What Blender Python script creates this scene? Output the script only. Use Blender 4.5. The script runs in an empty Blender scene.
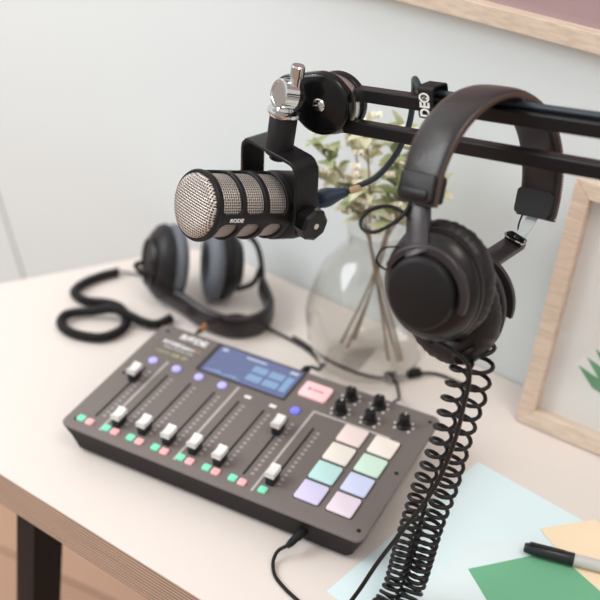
import bpy, math, random
from mathutils import Vector as V, Matrix
random.seed(7)
PI = math.pi
scene = bpy.context.scene
COL = scene.collection

# ------------------------------------------------------------------ camera
CAM_LOC = V((0.6278, -0.7139, 0.7927))
yaw, pitch, roll = -0.460800, 0.570581, 0.046285
fw = V((math.sin(yaw)*math.cos(pitch), math.cos(yaw)*math.cos(pitch), -math.sin(pitch)))
rt = V((math.cos(yaw), -math.sin(yaw), 0)); upv = rt.cross(fw)
r2 = rt*math.cos(roll) + upv*math.sin(roll); u2 = -rt*math.sin(roll) + upv*math.cos(roll)
cd = bpy.data.cameras.new('camera'); cam = bpy.data.objects.new('camera', cd); COL.objects.link(cam)
m = Matrix((r2, u2, -fw)).transposed().to_4x4(); m.translation = CAM_LOC
cam.matrix_world = m
cd.sensor_width = 36; cd.lens = 1120/600*36
cd.clip_start = 0.01
cd.dof.use_dof = True; cd.dof.focus_distance = 0.995; cd.dof.aperture_fstop = 4.1
scene.camera = cam

# ------------------------------------------------------------------ light
w = bpy.data.worlds.new('world'); scene.world = w; w.use_nodes = True
wn = w.node_tree.nodes; wl = w.node_tree.links
bg = wn['Background']; bg.inputs[1].default_value = 0.68
tc = wn.new('ShaderNodeTexCoord'); sp = wn.new('ShaderNodeSeparateXYZ'); rp = wn.new('ShaderNodeValToRGB')
wl.new(tc.outputs['Generated'], sp.inputs[0]); wl.new(sp.outputs[2], rp.inputs[0]); wl.new(rp.outputs[0], bg.inputs[0])
rp.color_ramp.elements[0].position = 0.0; rp.color_ramp.elements[0].color = (.55, .48, .43, 1)
rp.color_ramp.elements[1].position = 0.55; rp.color_ramp.elements[1].color = (1.0, 1.0, 1.0, 1)

def area(name, loc, target, sx, sy, power, col):
    ld = bpy.data.lights.new(name, 'AREA'); ld.shape = 'RECTANGLE'; ld.size = sx; ld.size_y = sy
    ld.energy = power; ld.color = col
    o = bpy.data.objects.new(name, ld); COL.objects.link(o); o.location = loc
    o.rotation_euler = (V(target)-V(loc)).to_track_quat('-Z', 'Y').to_euler()
    return o
area('window_light', (-1.7, -1.0, 1.75), (.1, .2, .2), 1.6, 1.4, 33, (.90, .97, 1.0))
area('ceiling_lamp', (1.1, -.3, 2.1), (.3, .15, 0), .7, .7, 9, (1.0, .9, .8))
for k_, (x_, y_, z_) in enumerate(((-1.15, .12, 1.5), (-1.0, -.25, 1.6), (-1.3, -.6, 1.5))):
    pl_ = bpy.data.lights.new('ceiling_spot', 'POINT'); pl_.energy = 3.5; pl_.shadow_soft_size = .012; pl_.color = (1, .97, .93)
    po_ = bpy.data.objects.new('ceiling_spot', pl_); COL.objects.link(po_); po_.location = (x_, y_, z_)

scene.view_settings.view_transform = 'Standard'; scene.view_settings.look = 'None'
scene.view_settings.gamma = 1; scene.view_settings.use_curve_mapping = False
scene.view_settings.exposure = 0.40

# ------------------------------------------------------------------ helpers
def lin(c):
    return tuple((x/255/12.92 if x/255 <= .04045 else ((x/255+.055)/1.055)**2.4) for x in c)

def mat(name, col, rough=.5, metal=0, emit=None, estr=0, trans=0, coat=0, spec=.5, ior=1.45, noise=0, nscale=60, bump=0, bscale=300, srgb=True, sheen=0):
    mt = bpy.data.materials.new(name); mt.use_nodes = True
    n = mt.node_tree.nodes; l = mt.node_tree.links; b = n['Principled BSDF']
    c = lin(col) if srgb else col
    b.inputs['Base Color'].default_value = (*c, 1); b.inputs['Roughness'].default_value = rough
    b.inputs['Metallic'].default_value = metal; b.inputs['Transmission Weight'].default_value = trans
    b.inputs['Coat Weight'].default_value = coat; b.inputs['Specular IOR Level'].default_value = spec; b.inputs['IOR'].default_value = ior
    b.inputs['Sheen Weight'].default_value = sheen
    if emit: b.inputs['Emission Color'].default_value = (*lin(emit), 1); b.inputs['Emission Strength'].default_value = estr
    tcn = n.new('ShaderNodeTexCoord')
    if noise:
        t = n.new('ShaderNodeTexNoise'); t.inputs['Scale'].default_value = nscale; t.inputs['Detail'].default_value = 4
        l.new(tcn.outputs['Object'], t.inputs['Vector'])
        mx = n.new('ShaderNodeMixRGB'); mx.inputs[1].default_value = (*[x*(1-noise) for x in c], 1); mx.inputs[2].default_value = (*[min(1, x*(1+noise)) for x in c], 1)
        l.new(t.outputs['Fac'], mx.inputs[0]); l.new(mx.outputs[0], b.inputs['Base Color'])
    if bump:
        t2 = n.new('ShaderNodeTexNoise'); t2.inputs['Scale'].default_value = bscale; t2.inputs['Detail'].default_value = 3
        l.new(tcn.outputs['Object'], t2.inputs['Vector'])
        bp = n.new('ShaderNodeBump'); bp.inputs['Strength'].default_value = bump; bp.inputs['Distance'].default_value = .001
        l.new(t2.outputs['Fac'], bp.inputs['Height']); l.new(bp.outputs[0], b.inputs['Normal'])
    return mt

class MB:
    def __init__(s): s.v = []; s.f = []; s.uv = None
    def add(s, vs, fs):
        k = len(s.v); s.v += [V(x) for x in vs]; s.f += [tuple(i+k for i in f) for f in fs]; return s
    def box(s, c, size, M=None):
        c = V(c); hx, hy, hz = [x/2 for x in size]; M = M or Matrix.Identity(3)
        vs = [c + M @ V((x*hx, y*hy, z*hz)) for x in (-1, 1) for y in (-1, 1) for z in (-1, 1)]
        return s.add(vs, [(0,1,3,2), (4,6,7,5), (0,4,5,1), (2,3,7,6), (0,2,6,4), (1,5,7,3)])
    def loft(s, loops, cap=True, closed=False):
        n = len(loops[0]); vs = [p for lp in loops for p in lp]; fs = []
        for i in range(len(loops)-(0 if closed else 1)):
            a = i*n; b = ((i+1) % len(loops))*n
            for j in range(n): fs.append((a+j, a+(j+1) % n, b+(j+1) % n, b+j))
        if cap and not closed: fs.append(tuple(range(n-1, -1, -1))); fs.append(tuple((len(loops)-1)*n+j for j in range(n)))
        return s.add(vs, fs)
    def lathe(s, prof, o, ax, seg=40, ref=None, sx=1, sy=1, cap=True):
        """prof: (radius, height along ax)"""
        ax = V(ax).normalized(); e1, e2 = basis(ax, ref); o = V(o)
        loops = [[o + ax*h + e1*(r*sx*math.cos(2*PI*k/seg)) + e2*(r*sy*math.sin(2*PI*k/seg)) for k in range(seg)] for r, h in prof]
        return s.loft(loops, cap)
    def tube(s, pts, r, seg=8, closed=False, rad=None):
        pts = [V(p) for p in pts]; n = len(pts)
        tg = []
        for i in range(n):
            a = pts[(i-1) % n] if (closed or i > 0) else pts[i]; b = pts[(i+1) % n] if (closed or i < n-1) else pts[i]
            t = (b-a); tg.append(t.normalized() if t.length > 1e-12 else (tg[-1] if tg else V((0, 0, 1))))
        e1 = basis(tg[0])[0]; loops = []
        for i in range(n):
            if i: e1 = (e1 - tg[i]*e1.dot(tg[i])).normalized()
            e2 = tg[i].cross(e1); rr = rad[i] if rad else r
            loops.append([pts[i] + e1*(rr*math.cos(2*PI*k/seg)) + e2*(rr*math.sin(2*PI*k/seg)) for k in range(seg)])
        return s.loft(loops, True, closed)
    def sweep(s, pts, sides, ups, sec, cap=True):
        """sec: list of (side, up) offsets; per-point side and up vectors"""
        return s.loft([[p + sd*a + uu*b for a, b in (sec(i) if callable(sec) else sec)] for i, (p, sd, uu) in enumerate(zip(pts, sides, ups))], cap)
    def prism(s, poly, O, ex, ey, ez, h0, h1, bev=0):
        """2D outline in the ex/ey plane, from h0 to h1 along ez; bev insets the top rim"""
        O, ex, ey, ez = V(O), V(ex), V(ey), V(ez)
        cx = sum(p[0] for p in poly)/len(poly); cy = sum(p[1] for p in poly)/len(poly)
        def lp(h, ins=0):
            out = []
            for x, y in poly:
                d = math.hypot(x-cx, y-cy) or 1; k = (d-ins)/d
                out.append(O + ex*(cx+(x-cx)*k) + ey*(cy+(y-cy)*k) + ez*h)
            return out
        if bev: return s.loft([lp(h0), lp(h1-bev), lp(h1-bev*.3, bev*.3), lp(h1, bev)])
        return s.loft([lp(h0), lp(h1)])

def basis(ax, ref=None):
    ax = V(ax).normalized(); ref = V(ref) if ref is not None else (V((0, 0, 1)) if abs(ax.z) < .9 else V((1, 0, 0)))
    e1 = (ref - ax*ref.dot(ax)).normalized(); return e1, ax.cross(e1)

def rrect(x0, y0, x1, y1, r, n=5):
    out = []
    for cx, cy, a0 in ((x1-r, y1-r, 0), (x0+r, y1-r, 90), (x0+r, y0+r, 180), (x1-r, y0+r, 270)):
        for k in range(n+1):
            a = math.radians(a0+90*k/n); out.append((cx+r*math.cos(a), cy+r*math.sin(a)))
    return out
def circle(cx, cy, r, n=24): return [(cx+r*math.cos(2*PI*k/n), cy+r*math.sin(2*PI*k/n)) for k in range(n)]

def spline(P, n=8, closed=False):
    P = [V(p) for p in P]; N = len(P); out = []
    for i in range(N if closed else N-1):
        if closed: a, b, c, d = P[i-1], P[i], P[(i+1) % N], P[(i+2) % N]
        else: a, b, c, d = P[max(i-1, 0)], P[i], P[i+1], P[min(i+2, N-1)]
        for k in range(n):
            t = k/n; out.append(.5*((2*b)+(c-a)*t+(2*a-5*b+4*c-d)*t*t+(3*b-a-3*c+d)*t**3))
    if not closed: out.append(P[-1])
    return out
def resample(P, step):
    d = [0]
    for a, b in zip(P, P[1:]): d.append(d[-1]+(b-a).length)
    n = max(2, int(d[-1]/step)); out = []; j = 0
    for i in range(n+1):
        t = d[-1]*i/n
        while j < len(P)-2 and d[j+1] < t: j += 1
        k = (t-d[j])/max(1e-9, d[j+1]-d[j]); out.append(P[j].lerp(P[j+1], k))
    return out, d[-1]
def helix(P, radius, pitch, wire, seg=6, per=14):
    """P: dense centre line; pitch: float or function of 0..1"""
    L = resample(P, .0008)[0]; tg = [(L[min(i+1, len(L)-1)]-L[max(i-1, 0)]).normalized() for i in range(len(L))]
    tot = resample(P, .0008)[1]; e1 = basis(tg[0])[0]; fr = []
    for t in tg:
        e1 = (e1-t*e1.dot(t)).normalized(); fr.append((e1.copy(), t.cross(e1)))
    out = []; s = 0; ph = 0
    while s < tot:
        x = s/tot*(len(L)-1); i = min(int(x), len(L)-2); p = L[i].lerp(L[i+1], x-i); a, b = fr[i]
        out.append(p+a*(radius*math.cos(ph))+b*(radius*math.sin(ph)))
        pt = pitch(s/tot) if callable(pitch) else pitch
        s += pt/per; ph += 2*PI/per
    return MB().tube(out, wire, seg)

WL = {}
def wloc(o): return WL[o.name] if o else V((0, 0, 0))
def obj(name, mb, m, parent=None, smooth=True, bevel=0, bseg=2, sharp=35, label=None, mods=None):
    lo = V([min(p[i] for p in mb.v) for i in range(3)]); hi = V([max(p[i] for p in mb.v) for i in range(3)]); c = (lo+hi)/2
    me = bpy.data.meshes.new(name); me.from_pydata([p-c for p in mb.v], [], mb.f); me.update()
    import bmesh as _b
    bm = _b.new(); bm.from_mesh(me); _b.ops.recalc_face_normals(bm, faces=bm.faces); bm.to_mesh(me); bm.free()
    if mb.uv:
        ul = me.uv_layers.new(name='UVMap')
        for lp in me.loops: ul.data[lp.index].uv = mb.uv[lp.vertex_index]
    if smooth:
        me.shade_smooth(); me.set_sharp_from_angle(angle=math.radians(sharp))
    me.materials.append(m)
    o = bpy.data.objects.new(name, me); COL.objects.link(o)
    if parent: o.parent = parent
    o.location = c - wloc(parent); WL[o.name] = c
    if bevel:
        b = o.modifiers.new('bevel', 'BEVEL'); b.width = bevel; b.segments = bseg; b.limit_method = 'ANGLE'; b.angle_limit = math.radians(40)
    if label: o['label'] = label
    return o
def tag(o, label, cat, group=None):
    o['label'] = label; o['category'] = cat
    if group: o['group'] = group
    return o
def thing(name, loc, label, cat, group=None):
    o = bpy.data.objects.new(name, None); COL.objects.link(o); o.location = loc; o.empty_display_size = .02
    WL[o.name] = V(loc); return tag(o, label, cat, group)
def struct(o): o['kind'] = 'structure'; return o

def text(name, body, O, ex, ey, size, m, parent, extrude=.0002, bold=0, sx=1):
    """lettering as a mesh: body laid out along ex, centred on O"""
    cu = bpy.data.curves.new(name, 'FONT'); cu.body = body; cu.size = size; cu.align_x = 'CENTER'; cu.align_y = 'CENTER'
    cu.extrude = extrude; cu.offset = bold
    to = bpy.data.objects.new(name, cu); COL.objects.link(to)
    dg = bpy.context.evaluated_depsgraph_get(); dg.update()
    me = to.evaluated_get(dg).to_mesh()
    ex, ey = V(ex).normalized(), V(ey).normalized(); ez = ex.cross(ey); O = V(O)
    mb = MB(); mb.v = [O+ex*(v.co.x*sx)+ey*v.co.y+ez*v.co.z for v in me.vertices]; mb.f = [tuple(p.vertices) for p in me.polygons]
    bpy.data.objects.remove(to)
    return obj(name, mb, m, parent, smooth=False)

# ------------------------------------------------------------------ materials
M = {}
M['black'] = mat('black_plastic', (29, 26, 27), .42, spec=.35)
M['black_satin'] = mat('black_satin_metal', (24, 22, 24), .4, spec=.35, bump=.05, bscale=900)
M['black_gloss'] = mat('black_gloss_plastic', (17, 16, 17), .18, spec=.4)
M['mic_black'] = mat('mic_black_paint', (27, 25, 27), .48, spec=.35, bump=.08, bscale=1500)
M['chrome'] = mat('chrome', (215, 215, 215), .08, metal=1)
M['steel'] = mat('brushed_steel', (205, 205, 200), .28, metal=1)
M['rubber'] = mat('black_rubber', (24, 22, 24), .55, spec=.3)
M['cord'] = mat('cord_rubber', (26, 22, 22), .34, spec=.4)
M['leather'] = mat('padded_leather', (44, 38, 39), .3, spec=.4, bump=.25, bscale=350, coat=.12)
M['stitch'] = mat('brown_stitching', (98, 76, 66), .7)
M['pad'] = mat('ear_pad_leather', (31, 27, 28), .4, spec=.4, bump=.6, bscale=160)
M['housing'] = mat('ear_cup_plastic', (28, 24, 24), .28, spec=.4)
M['yoke'] = mat('yoke_plastic', (50, 44, 46), .32)
M['cap'] = mat('ear_cup_cap', (26, 24, 25), .5, spec=.3, bump=.05, bscale=900)
M['aluminium'] = mat('aluminium_slider', (190, 195, 195), .35, metal=.6)
M['panel'] = mat('console_panel', (119, 109, 105), .55, noise=.04, nscale=250)
M['side'] = mat('console_side', (33, 29, 30), .6, spec=.3)
M['slot'] = mat('fader_slot', (26, 24, 25), .6)
M['cap_white'] = mat('fader_cap_white', (235, 232, 228), .35)
M['cap_black'] = mat('fader_stem_black', (30, 32, 38), .4)
M['print'] = mat('white_print', (240, 238, 235), .6)
M['print_line'] = mat('divider_print', (190, 182, 178), .6)
M['print_dim'] = mat('pale_grey_print', (164, 156, 151), .6)
M['print_yellow'] = mat('yellow_green_print', (188, 184, 140), .6)
M['green'] = mat('lit_green_button', (120, 205, 172), .4, emit=(130, 220, 180), estr=.25)
M['pink'] = mat('lit_pink_button', (232, 168, 170), .4, emit=(240, 170, 175), estr=.22)
M['violet'] = mat('lit_violet_button', (175, 170, 235), .4, emit=(170, 165, 245), estr=.35)
M['blue'] = mat('lit_blue_button', (120, 118, 230), .4, emit=(105, 105, 245), estr=.45)
M['rec'] = mat('pink_record_button', (238, 195, 198), .4, emit=(240, 180, 186), estr=.25)
M['amber'] = mat('amber_plastic', (165, 112, 70), .4)
M['wire_blue'] = mat('mic_cable_jacket', (44, 52, 60), .42)
M['plug'] = mat('dark_blue_plug', (46, 62, 80), .34)
M['gold'] = mat('gold_label', (205, 172, 135), .4)
def thin_glass(name, tint, edge):
    mt = bpy.data.materials.new(name); mt.use_nodes = True; n = mt.node_tree.nodes; l = mt.node_tree.links
    n.remove(n['Principled BSDF']); out = n['Material Output']
    tr = n.new('ShaderNodeBsdfTransparent'); tr.inputs[0].default_value = (*tint, 1)
    gl = n.new('ShaderNodeBsdfGlossy'); gl.inputs['Roughness'].default_value = .01; gl.inputs[0].default_value = (1, 1, 1, 1)
    lw = n.new('ShaderNodeLayerWeight'); lw.inputs[0].default_value = .5; mx = n.new('ShaderNodeMixShader')
    pw = n.new('ShaderNodeMath'); pw.operation = 'POWER'; pw.inputs[1].default_value = 5; l.new(lw.outputs['Facing'], pw.inputs[0])
    fr_ = n.new('ShaderNodeMath'); fr_.operation = 'MULTIPLY_ADD'; fr_.inputs[1].default_value = edge; fr_.inputs[2].default_value = .035; l.new(pw.outputs[0], fr_.inputs[0])
    l.new(fr_.outputs[0], mx.inputs[0]); l.new(tr.outputs[0], mx.inputs[1]); l.new(gl.outputs[0], mx.inputs[2]); l.new(mx.outputs[0], out.inputs[0])
    return mt
M['glass'] = thin_glass('clear_glass', (.945, .94, .93), .75)
M['pane'] = thin_glass('picture_glass', (.985, .985, .985), .8)
M['stem'] = mat('twig_bark', (146, 128, 110), .7)
M['leaf'] = mat('leaf_green', (166, 174, 128), .5, noise=.25, nscale=60)
M['leaf_pale'] = mat('leaf_pale', (212, 208, 176), .5, noise=.15, nscale=60)
M['blossom'] = mat('cream_blossom', (242, 232, 212), .6)
M['paper_blue'] = mat('pale_blue_paper', (220, 236, 239), .75)
M['paper_blue2'] = mat('paler_blue_paper', (222, 234, 236), .75)
M['paper_green'] = mat('green_paper', (112, 176, 138), .75)
M['paper_cream'] = mat('cream_paper', (246, 222, 190), .75)
M['pen_black'] = mat('pen_cap_black', (32, 33, 36), .28)
M['pen_grey'] = mat('pen_barrel_grey', (200, 198, 194), .45)
M['mat_board'] = mat('white_mat_board', (232, 228, 224), .8)
M['print_leaf'] = mat('printed_green', (95, 150, 105), .7)
M['print_purple'] = mat('mauve_print', (172, 146, 148), .7)
M['table_white'] = mat('table_laminate', (226, 215, 208), .42, noise=.012, nscale=14)
M['leg_black'] = mat('leg_powder_coat', (19, 19, 21), .5, spec=.3)
M['grey_pad'] = mat('grey_ear_cushion', (104, 108, 116), .6)
M['wall'] = mat('wall_paint', (222, 227, 228), .9, noise=.015, nscale=3)

def wood(name, c1, c2, scale, axis):
    mt = bpy.data.materials.new(name); mt.use_nodes = True; n = mt.node_tree.nodes; l = mt.node_tree.links; b = n['Principled BSDF']
    t = n.new('ShaderNodeTexCoord'); mp = n.new('ShaderNodeMapping'); mp.inputs['Scale'].default_value = axis
    nz = n.new('ShaderNodeTexNoise'); nz.inputs['Scale'].default_value = scale; nz.inputs['Detail'].default_value = 6
    r = n.new('ShaderNodeValToRGB'); r.color_ramp.elements[0].color = (*lin(c1), 1); r.color_ramp.elements[1].color = (*lin(c2), 1)
    r.color_ramp.elements[0].position = .35; r.color_ramp.elements[1].position = .65
    l.new(t.outputs['Object'], mp.inputs[0]); l.new(mp.outputs[0], nz.inputs[0]); l.new(nz.outputs[0], r.inputs[0]); l.new(r.outputs[0], b.inputs['Base Color'])
    b.inputs['Roughness'].default_value = .5
    return mt
M['wood'] = wood('frame_ash_wood', (200, 176, 156), (222, 200, 182), 30, (1, 1, 12))
M['wood_h'] = wood('rail_ash_wood', (206, 186, 166), (224, 206, 188), 30, (1, 8, 8))

def ply():
    mt = bpy.data.materials.new('plywood_edge'); mt.use_nodes = True; n = mt.node_tree.nodes; l = mt.node_tree.links; b = n['Principled BSDF']
    t = n.new('ShaderNodeTexCoord'); s = n.new('ShaderNodeSeparateXYZ'); mu = n.new('ShaderNodeMath'); mu.operation = 'MULTIPLY'; mu.inputs[1].default_value = 2*PI/.0042
    si = n.new('ShaderNodeMath'); si.operation = 'SINE'; nz = n.new('ShaderNodeTexNoise'); nz.inputs['Scale'].default_value = 40
    mp = n.new('ShaderNodeMapping'); mp.inputs['Scale'].default_value = (.5, .5, 30)
    ad = n.new('ShaderNodeMath'); ad.operation = 'MULTIPLY_ADD'; ad.inputs[1].default_value = 1.5
    r = n.new('ShaderNodeValToRGB'); r.color_ramp.elements[0].color = (*lin((118, 92, 78)), 1); r.color_ramp.elements[1].color = (*lin((216, 190, 170)), 1)
    r.color_ramp.elements[0].position = .15; r.color_ramp.elements[1].position = .9
    hf = n.new('ShaderNodeMath'); hf.operation = 'MULTIPLY_ADD'; hf.inputs[1].default_value = .35; hf.inputs[2].default_value = .5
    l.new(t.outputs['Object'], s.inputs[0]); l.new(s.outputs[2], mu.inputs[0]); l.new(mu.outputs[0], si.inputs[0])
    l.new(t.outputs['Object'], mp.inputs[0]); l.new(mp.outputs[0], nz.inputs[0])
    l.new(nz.outputs[0], ad.inputs[0]); l.new(si.outputs[0], ad.inputs[2]); l.new(ad.outputs[0], hf.inputs[0])
    hf.inputs[1].default_value = .3; hf.inputs[2].default_value = .3
    l.new(hf.outputs[0], r.inputs[0]); l.new(r.outputs[0], b.inputs['Base Color']); b.inputs['Roughness'].default_value = .65
    return mt
M['ply'] = ply()

def floor_mat():
    mt = bpy.data.materials.new('floor_planks'); mt.use_nodes = True; n = mt.node_tree.nodes; l = mt.node_tree.links; b = n['Principled BSDF']
    t = n.new('ShaderNodeTexCoord'); br = n.new('ShaderNodeTexBrick'); br.inputs['Scale'].default_value = 1
    br.inputs['Color1'].default_value = (*lin((196, 156, 130)), 1); br.inputs['Color2'].default_value = (*lin((180, 140, 116)), 1); br.inputs['Mortar'].default_value = (*lin((120, 90, 74)), 1)
    br.inputs['Mortar Size'].default_value = .003; br.inputs['Brick Width'].default_value = 1.2; br.inputs['Row Height'].default_value = .14
    l.new(t.outputs['Object'], br.inputs[0]); l.new(br.outputs[0], b.inputs['Base Color']); b.inputs['Roughness'].default_value = .45
    return mt
M['floor'] = floor_mat()

def grille_mat():
    mt = bpy.data.materials.new('woven_grille'); mt.use_nodes = True; n = mt.node_tree.nodes; l = mt.node_tree.links; b = n['Principled BSDF']
    t = n.new('ShaderNodeUVMap'); s = n.new('ShaderNodeSeparateXYZ'); l.new(t.outputs[0], s.inputs[0])
    def mth(op, a, bb=None, cc=None):
        q = n.new('ShaderNodeMath'); q.operation = op
        for i, x in enumerate((a, bb, cc)):
            if x is None: continue
            if isinstance(x, (int, float)): q.inputs[i].default_value = x
            else: l.new(x, q.inputs[i])
        return q.outputs[0]
    k = PI/2.45
    su = mth('ABSOLUTE', mth('SINE', mth('MULTIPLY', s.outputs[0], k))); sv = mth('ABSOLUTE', mth('SINE', mth('MULTIPLY', s.outputs[1], k)))
    hole = mth('MINIMUM', su, sv)
    over = mth('MULTIPLY', mth('COSINE', mth('MULTIPLY', s.outputs[0], k)), mth('COSINE', mth('MULTIPLY', s.outputs[1], k)))
    h = mth('ADD', mth('SUBTRACT', 1, hole), mth('MULTIPLY', over, .3))
    r = n.new('ShaderNodeValToRGB'); l.new(hole, r.inputs[0])
    r.color_ramp.elements[0].position = .38; r.color_ramp.elements[0].color = (*lin((212, 202, 195)), 1)
    r.color_ramp.elements[1].position = .72; r.color_ramp.elements[1].color = (*lin((52, 44, 42)), 1)
    l.new(r.outputs[0], b.inputs['Base Color']); b.inputs['Metallic'].default_value = .55; b.inputs['Roughness'].default_value = .35
    bp = n.new('ShaderNodeBump'); bp.inputs['Strength'].default_value = .7; bp.inputs['Distance'].default_value = .0006
    l.new(h, bp.inputs['Height']); l.new(bp.outputs[0], b.inputs['Normal'])
    return mt
M['grille'] = grille_mat()

Z3 = V((0, 0, 1))
# ================================================================== SETTING
WA = math.radians(-10); WD = V((math.cos(WA), math.sin(WA), 0)); WN = V((-WD.y, WD.x, 0))
W0 = V((-.02, .438, 0))
def wallp(s, z, off=0): return W0 + WD*s + V((0, 0, z)) - WN*off
mb = MB(); mb.loft([[wallp(-2.2, -.74), wallp(2.6, -.74), wallp(2.6, -.74)+WN*.1, wallp(-2.2, -.74)+WN*.1], [wallp(-2.2, 2.0), wallp(2.6, 2.0), wallp(2.6, 2.0)+WN*.1, wallp(-2.2, 2.0)+WN*.1]])
struct(obj('wall_back', mb, M['wall'], smooth=False))
mb = MB().box((.2, -.6, -.79), (6, 6, .1)); struct(obj('floor', mb, M['floor'], smooth=False))
# ================================================================== DESK
TA = math.radians(-8.65); TD = V((math.cos(TA), math.sin(TA), 0)); TN = V((-TD.y, TD.x, 0))
T0 = V((-.0146, -.0679, 0))
desk = thing('desk', (.3, .15, -.74), 'white-topped desk with a striped plywood edge and black legs', 'desk')
outline = [T0-TD*.44, T0+TD*1.25, wallp(1.25, 0, .002), wallp(-.03, 0, .002), wallp(-.06, 0, .006), wallp(-.085, 0, .02), wallp(-.1, 0, .035)]
mb = MB(); mb.loft([[p+V((0, 0, -.0012)) for p in outline], list(outline)]); obj('tabletop', mb, M['table_white'], desk, smooth=False)
mb = MB(); mb.loft([[p+V((0, 0, -.046)) for p in outline], [p+V((0, 0, -.0012)) for p in outline]]); obj('plywood_board', mb, M['ply'], desk, smooth=False)
Mt = Matrix((TD, TN, Z3)).transposed()
for sx, sy, k_ in ((.0065, .028, -.1), (1.1, .028, .1), (.04, .36, -.1), (1.1, .25, .1)):
    c = T0+TD*sx+TN*sy
    rect = [TD*a_*.015+TN*b_*.021 for a_, b_ in ((-1, -1), (1, -1), (1, 1), (-1, 1))]
    obj('leg', MB().loft([[c+q+TD*k_+V((0, 0, -.74)) for q in rect], [c+q+V((0, 0, -.046)) for q in rect]]), M['leg_black'], desk, bevel=.002)

# ================================================================== CONSOLE
TILT = math.radians(3); D0 = V((0, 0, .036)); DE = V((0, math.cos(TILT), math.sin(TILT))); DN = V((0, -math.sin(TILT), math.cos(TILT))); DX = V((1, 0, 0))
def dev(x, y, z=0): return D0 + DX*(x/1000) + DE*(y/1000) + DN*(z/1000)
con = thing('audio_console', (.175, .1, 0), 'dark grey podcast mixing console with faders and eight lit pads', 'mixer')
def ring(ins, z, r=.009):
    return [D0+DX*x+DE*y+DN*z for x, y in rrect(ins-.003, ins-.001, .35-ins, .2-ins, max(.002, r), 6)]
bot = [V((x, y, .005)) for x, y in rrect(.0105, .0055, .337, .19, .008, 6)]
mb = MB().loft([bot, [p*.4+q*.6 for p, q in zip(bot, ring(.002, -.006))], ring(0.0005, -.0045), ring(0, -.003)]); obj('body', mb, M['side'], con, sharp=50)
mb = MB().loft([ring(0, -.003), ring(0, -.0012), ring(.0006, -.0003), ring(.0014, 0)]); obj('top_panel', mb, M['panel'], con, sharp=50)
for x, y in ((.04, .03), (.31, .03), (.04, .17), (.31, .17)):
    obj('rubber_foot', MB().lathe([(.009, 0), (.01, .006)], (x, y, 0), Z3, 20), M['rubber'], con)
for x in (9, 341):
    for y in (12, 100, 188): obj('screw', MB().prism(circle(x/1000, y/1000, .0022, 14), D0, DX, DE, DN, .0, .0005), M['slot'], con)
def flat(name, x0, y0, x1, y1, r, h, m, parent=con, bev=0, h0=0, **k):
    return obj(name, MB().prism(rrect(x0/1000, y0/1000, x1/1000, y1/1000, r/1000), D0, DX, DE, DN, h0/1000, h/1000, bev/1000), m, parent, **k)
# white dividers
for x in (41.5, 134): flat('divider_line', x-1.3, 9, x+1.3, 140, .3, .3, M['print_line'])
mb = MB().prism([(.2238, .009), (.2264, .009), (.2264, .1426), (.314, .1426), (.314, .1452), (.2238, .1452)], D0, DX, DE, DN, 0, .0003); obj('divider_line', mb, M['print_line'], con, smooth=False)
# channels
FX = [25, 54, 84, 115, 146, 177, 206.5, 237]
FY = [98, 28, 31, 30, 31, 29, 98, 31]
for i, (x, y) in enumerate(zip(FX, FY)):
    flat('fader_slot', x-1.3, 25, x+1.3, 120, 1.0, .25, M['slot'])
    mt_ = MB()
    for k in range(13): mt_.prism(rrect((x+6)/1000, (28.6+k*7)/1000, (x+9.8)/1000, (32+k*7)/1000, .0005, 2), D0, DX, DE, DN, 0, .00025)
    obj('level_scale', mt_, M['print_dim'], con, smooth=False)
    st = obj('fader', MB().prism(rrect((x-4.6)/1000, (y-8)/1000, (x+4.6)/1000, (y+8)/1000, .0015), D0, DX, DE, DN, .001, .0105), M['cap_black'], con)
    mb = MB(); e = .0
    secs = []
    for t in range(9):
        yy = y-8+16*t/8; hh = 15.2+1.8*((t-4)/4)**2
        secs.append([dev(x-5.2, yy, 10.5), dev(x-5.2, yy, hh-.8), dev(x-4.4, yy, hh), dev(x+4.4, yy, hh), dev(x+5.2, yy, hh-.8), dev(x+5.2, yy, 10.5)])
    mb.loft(secs); obj('fader_cap', mb, M['cap_white'], st, sharp=40)
    flat('mute_button', 20.5+30.75*i-9-(1.5 if i == 0 else 0)+(3.5 if i == 7 else 0), 10.5, 20.5+30.75*i-.3-(1.5 if i == 0 else 0)+(3.5 if i == 7 else 0), 19.2, 1.8, 2.2, M['green'], bev=.8, label='small lit green square button')
    if i < 7: flat('solo_button', 20.5+30.75*i+2.2-(1.5 if i == 0 else 0), 9.8, 20.5+30.75*i+10.8-(1.5 if i == 0 else 0), 18.4, 1.8, 2.2, M['pink'], bev=.8, label='small lit pink square button')
    if i in (4, 5):
        flat('input_icon', x+1, 128, x+9, 132.5, 1, .3, M['print'])
for x in (25.5, 57, 86.5, 116.6):
    obj('listen_button', MB().prism(circle(x/1000, .133, .0052, 20), D0, DX, DE, DN, 0, .0022, .0008), M['violet'], con, label='round lit violet button')
obj('listen_button', MB().prism(circle(.207, .1345, .0052, 20), D0, DX, DE, DN, 0, .0024, .0008), M['blue'], con, label='round button lit deep blue')
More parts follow.
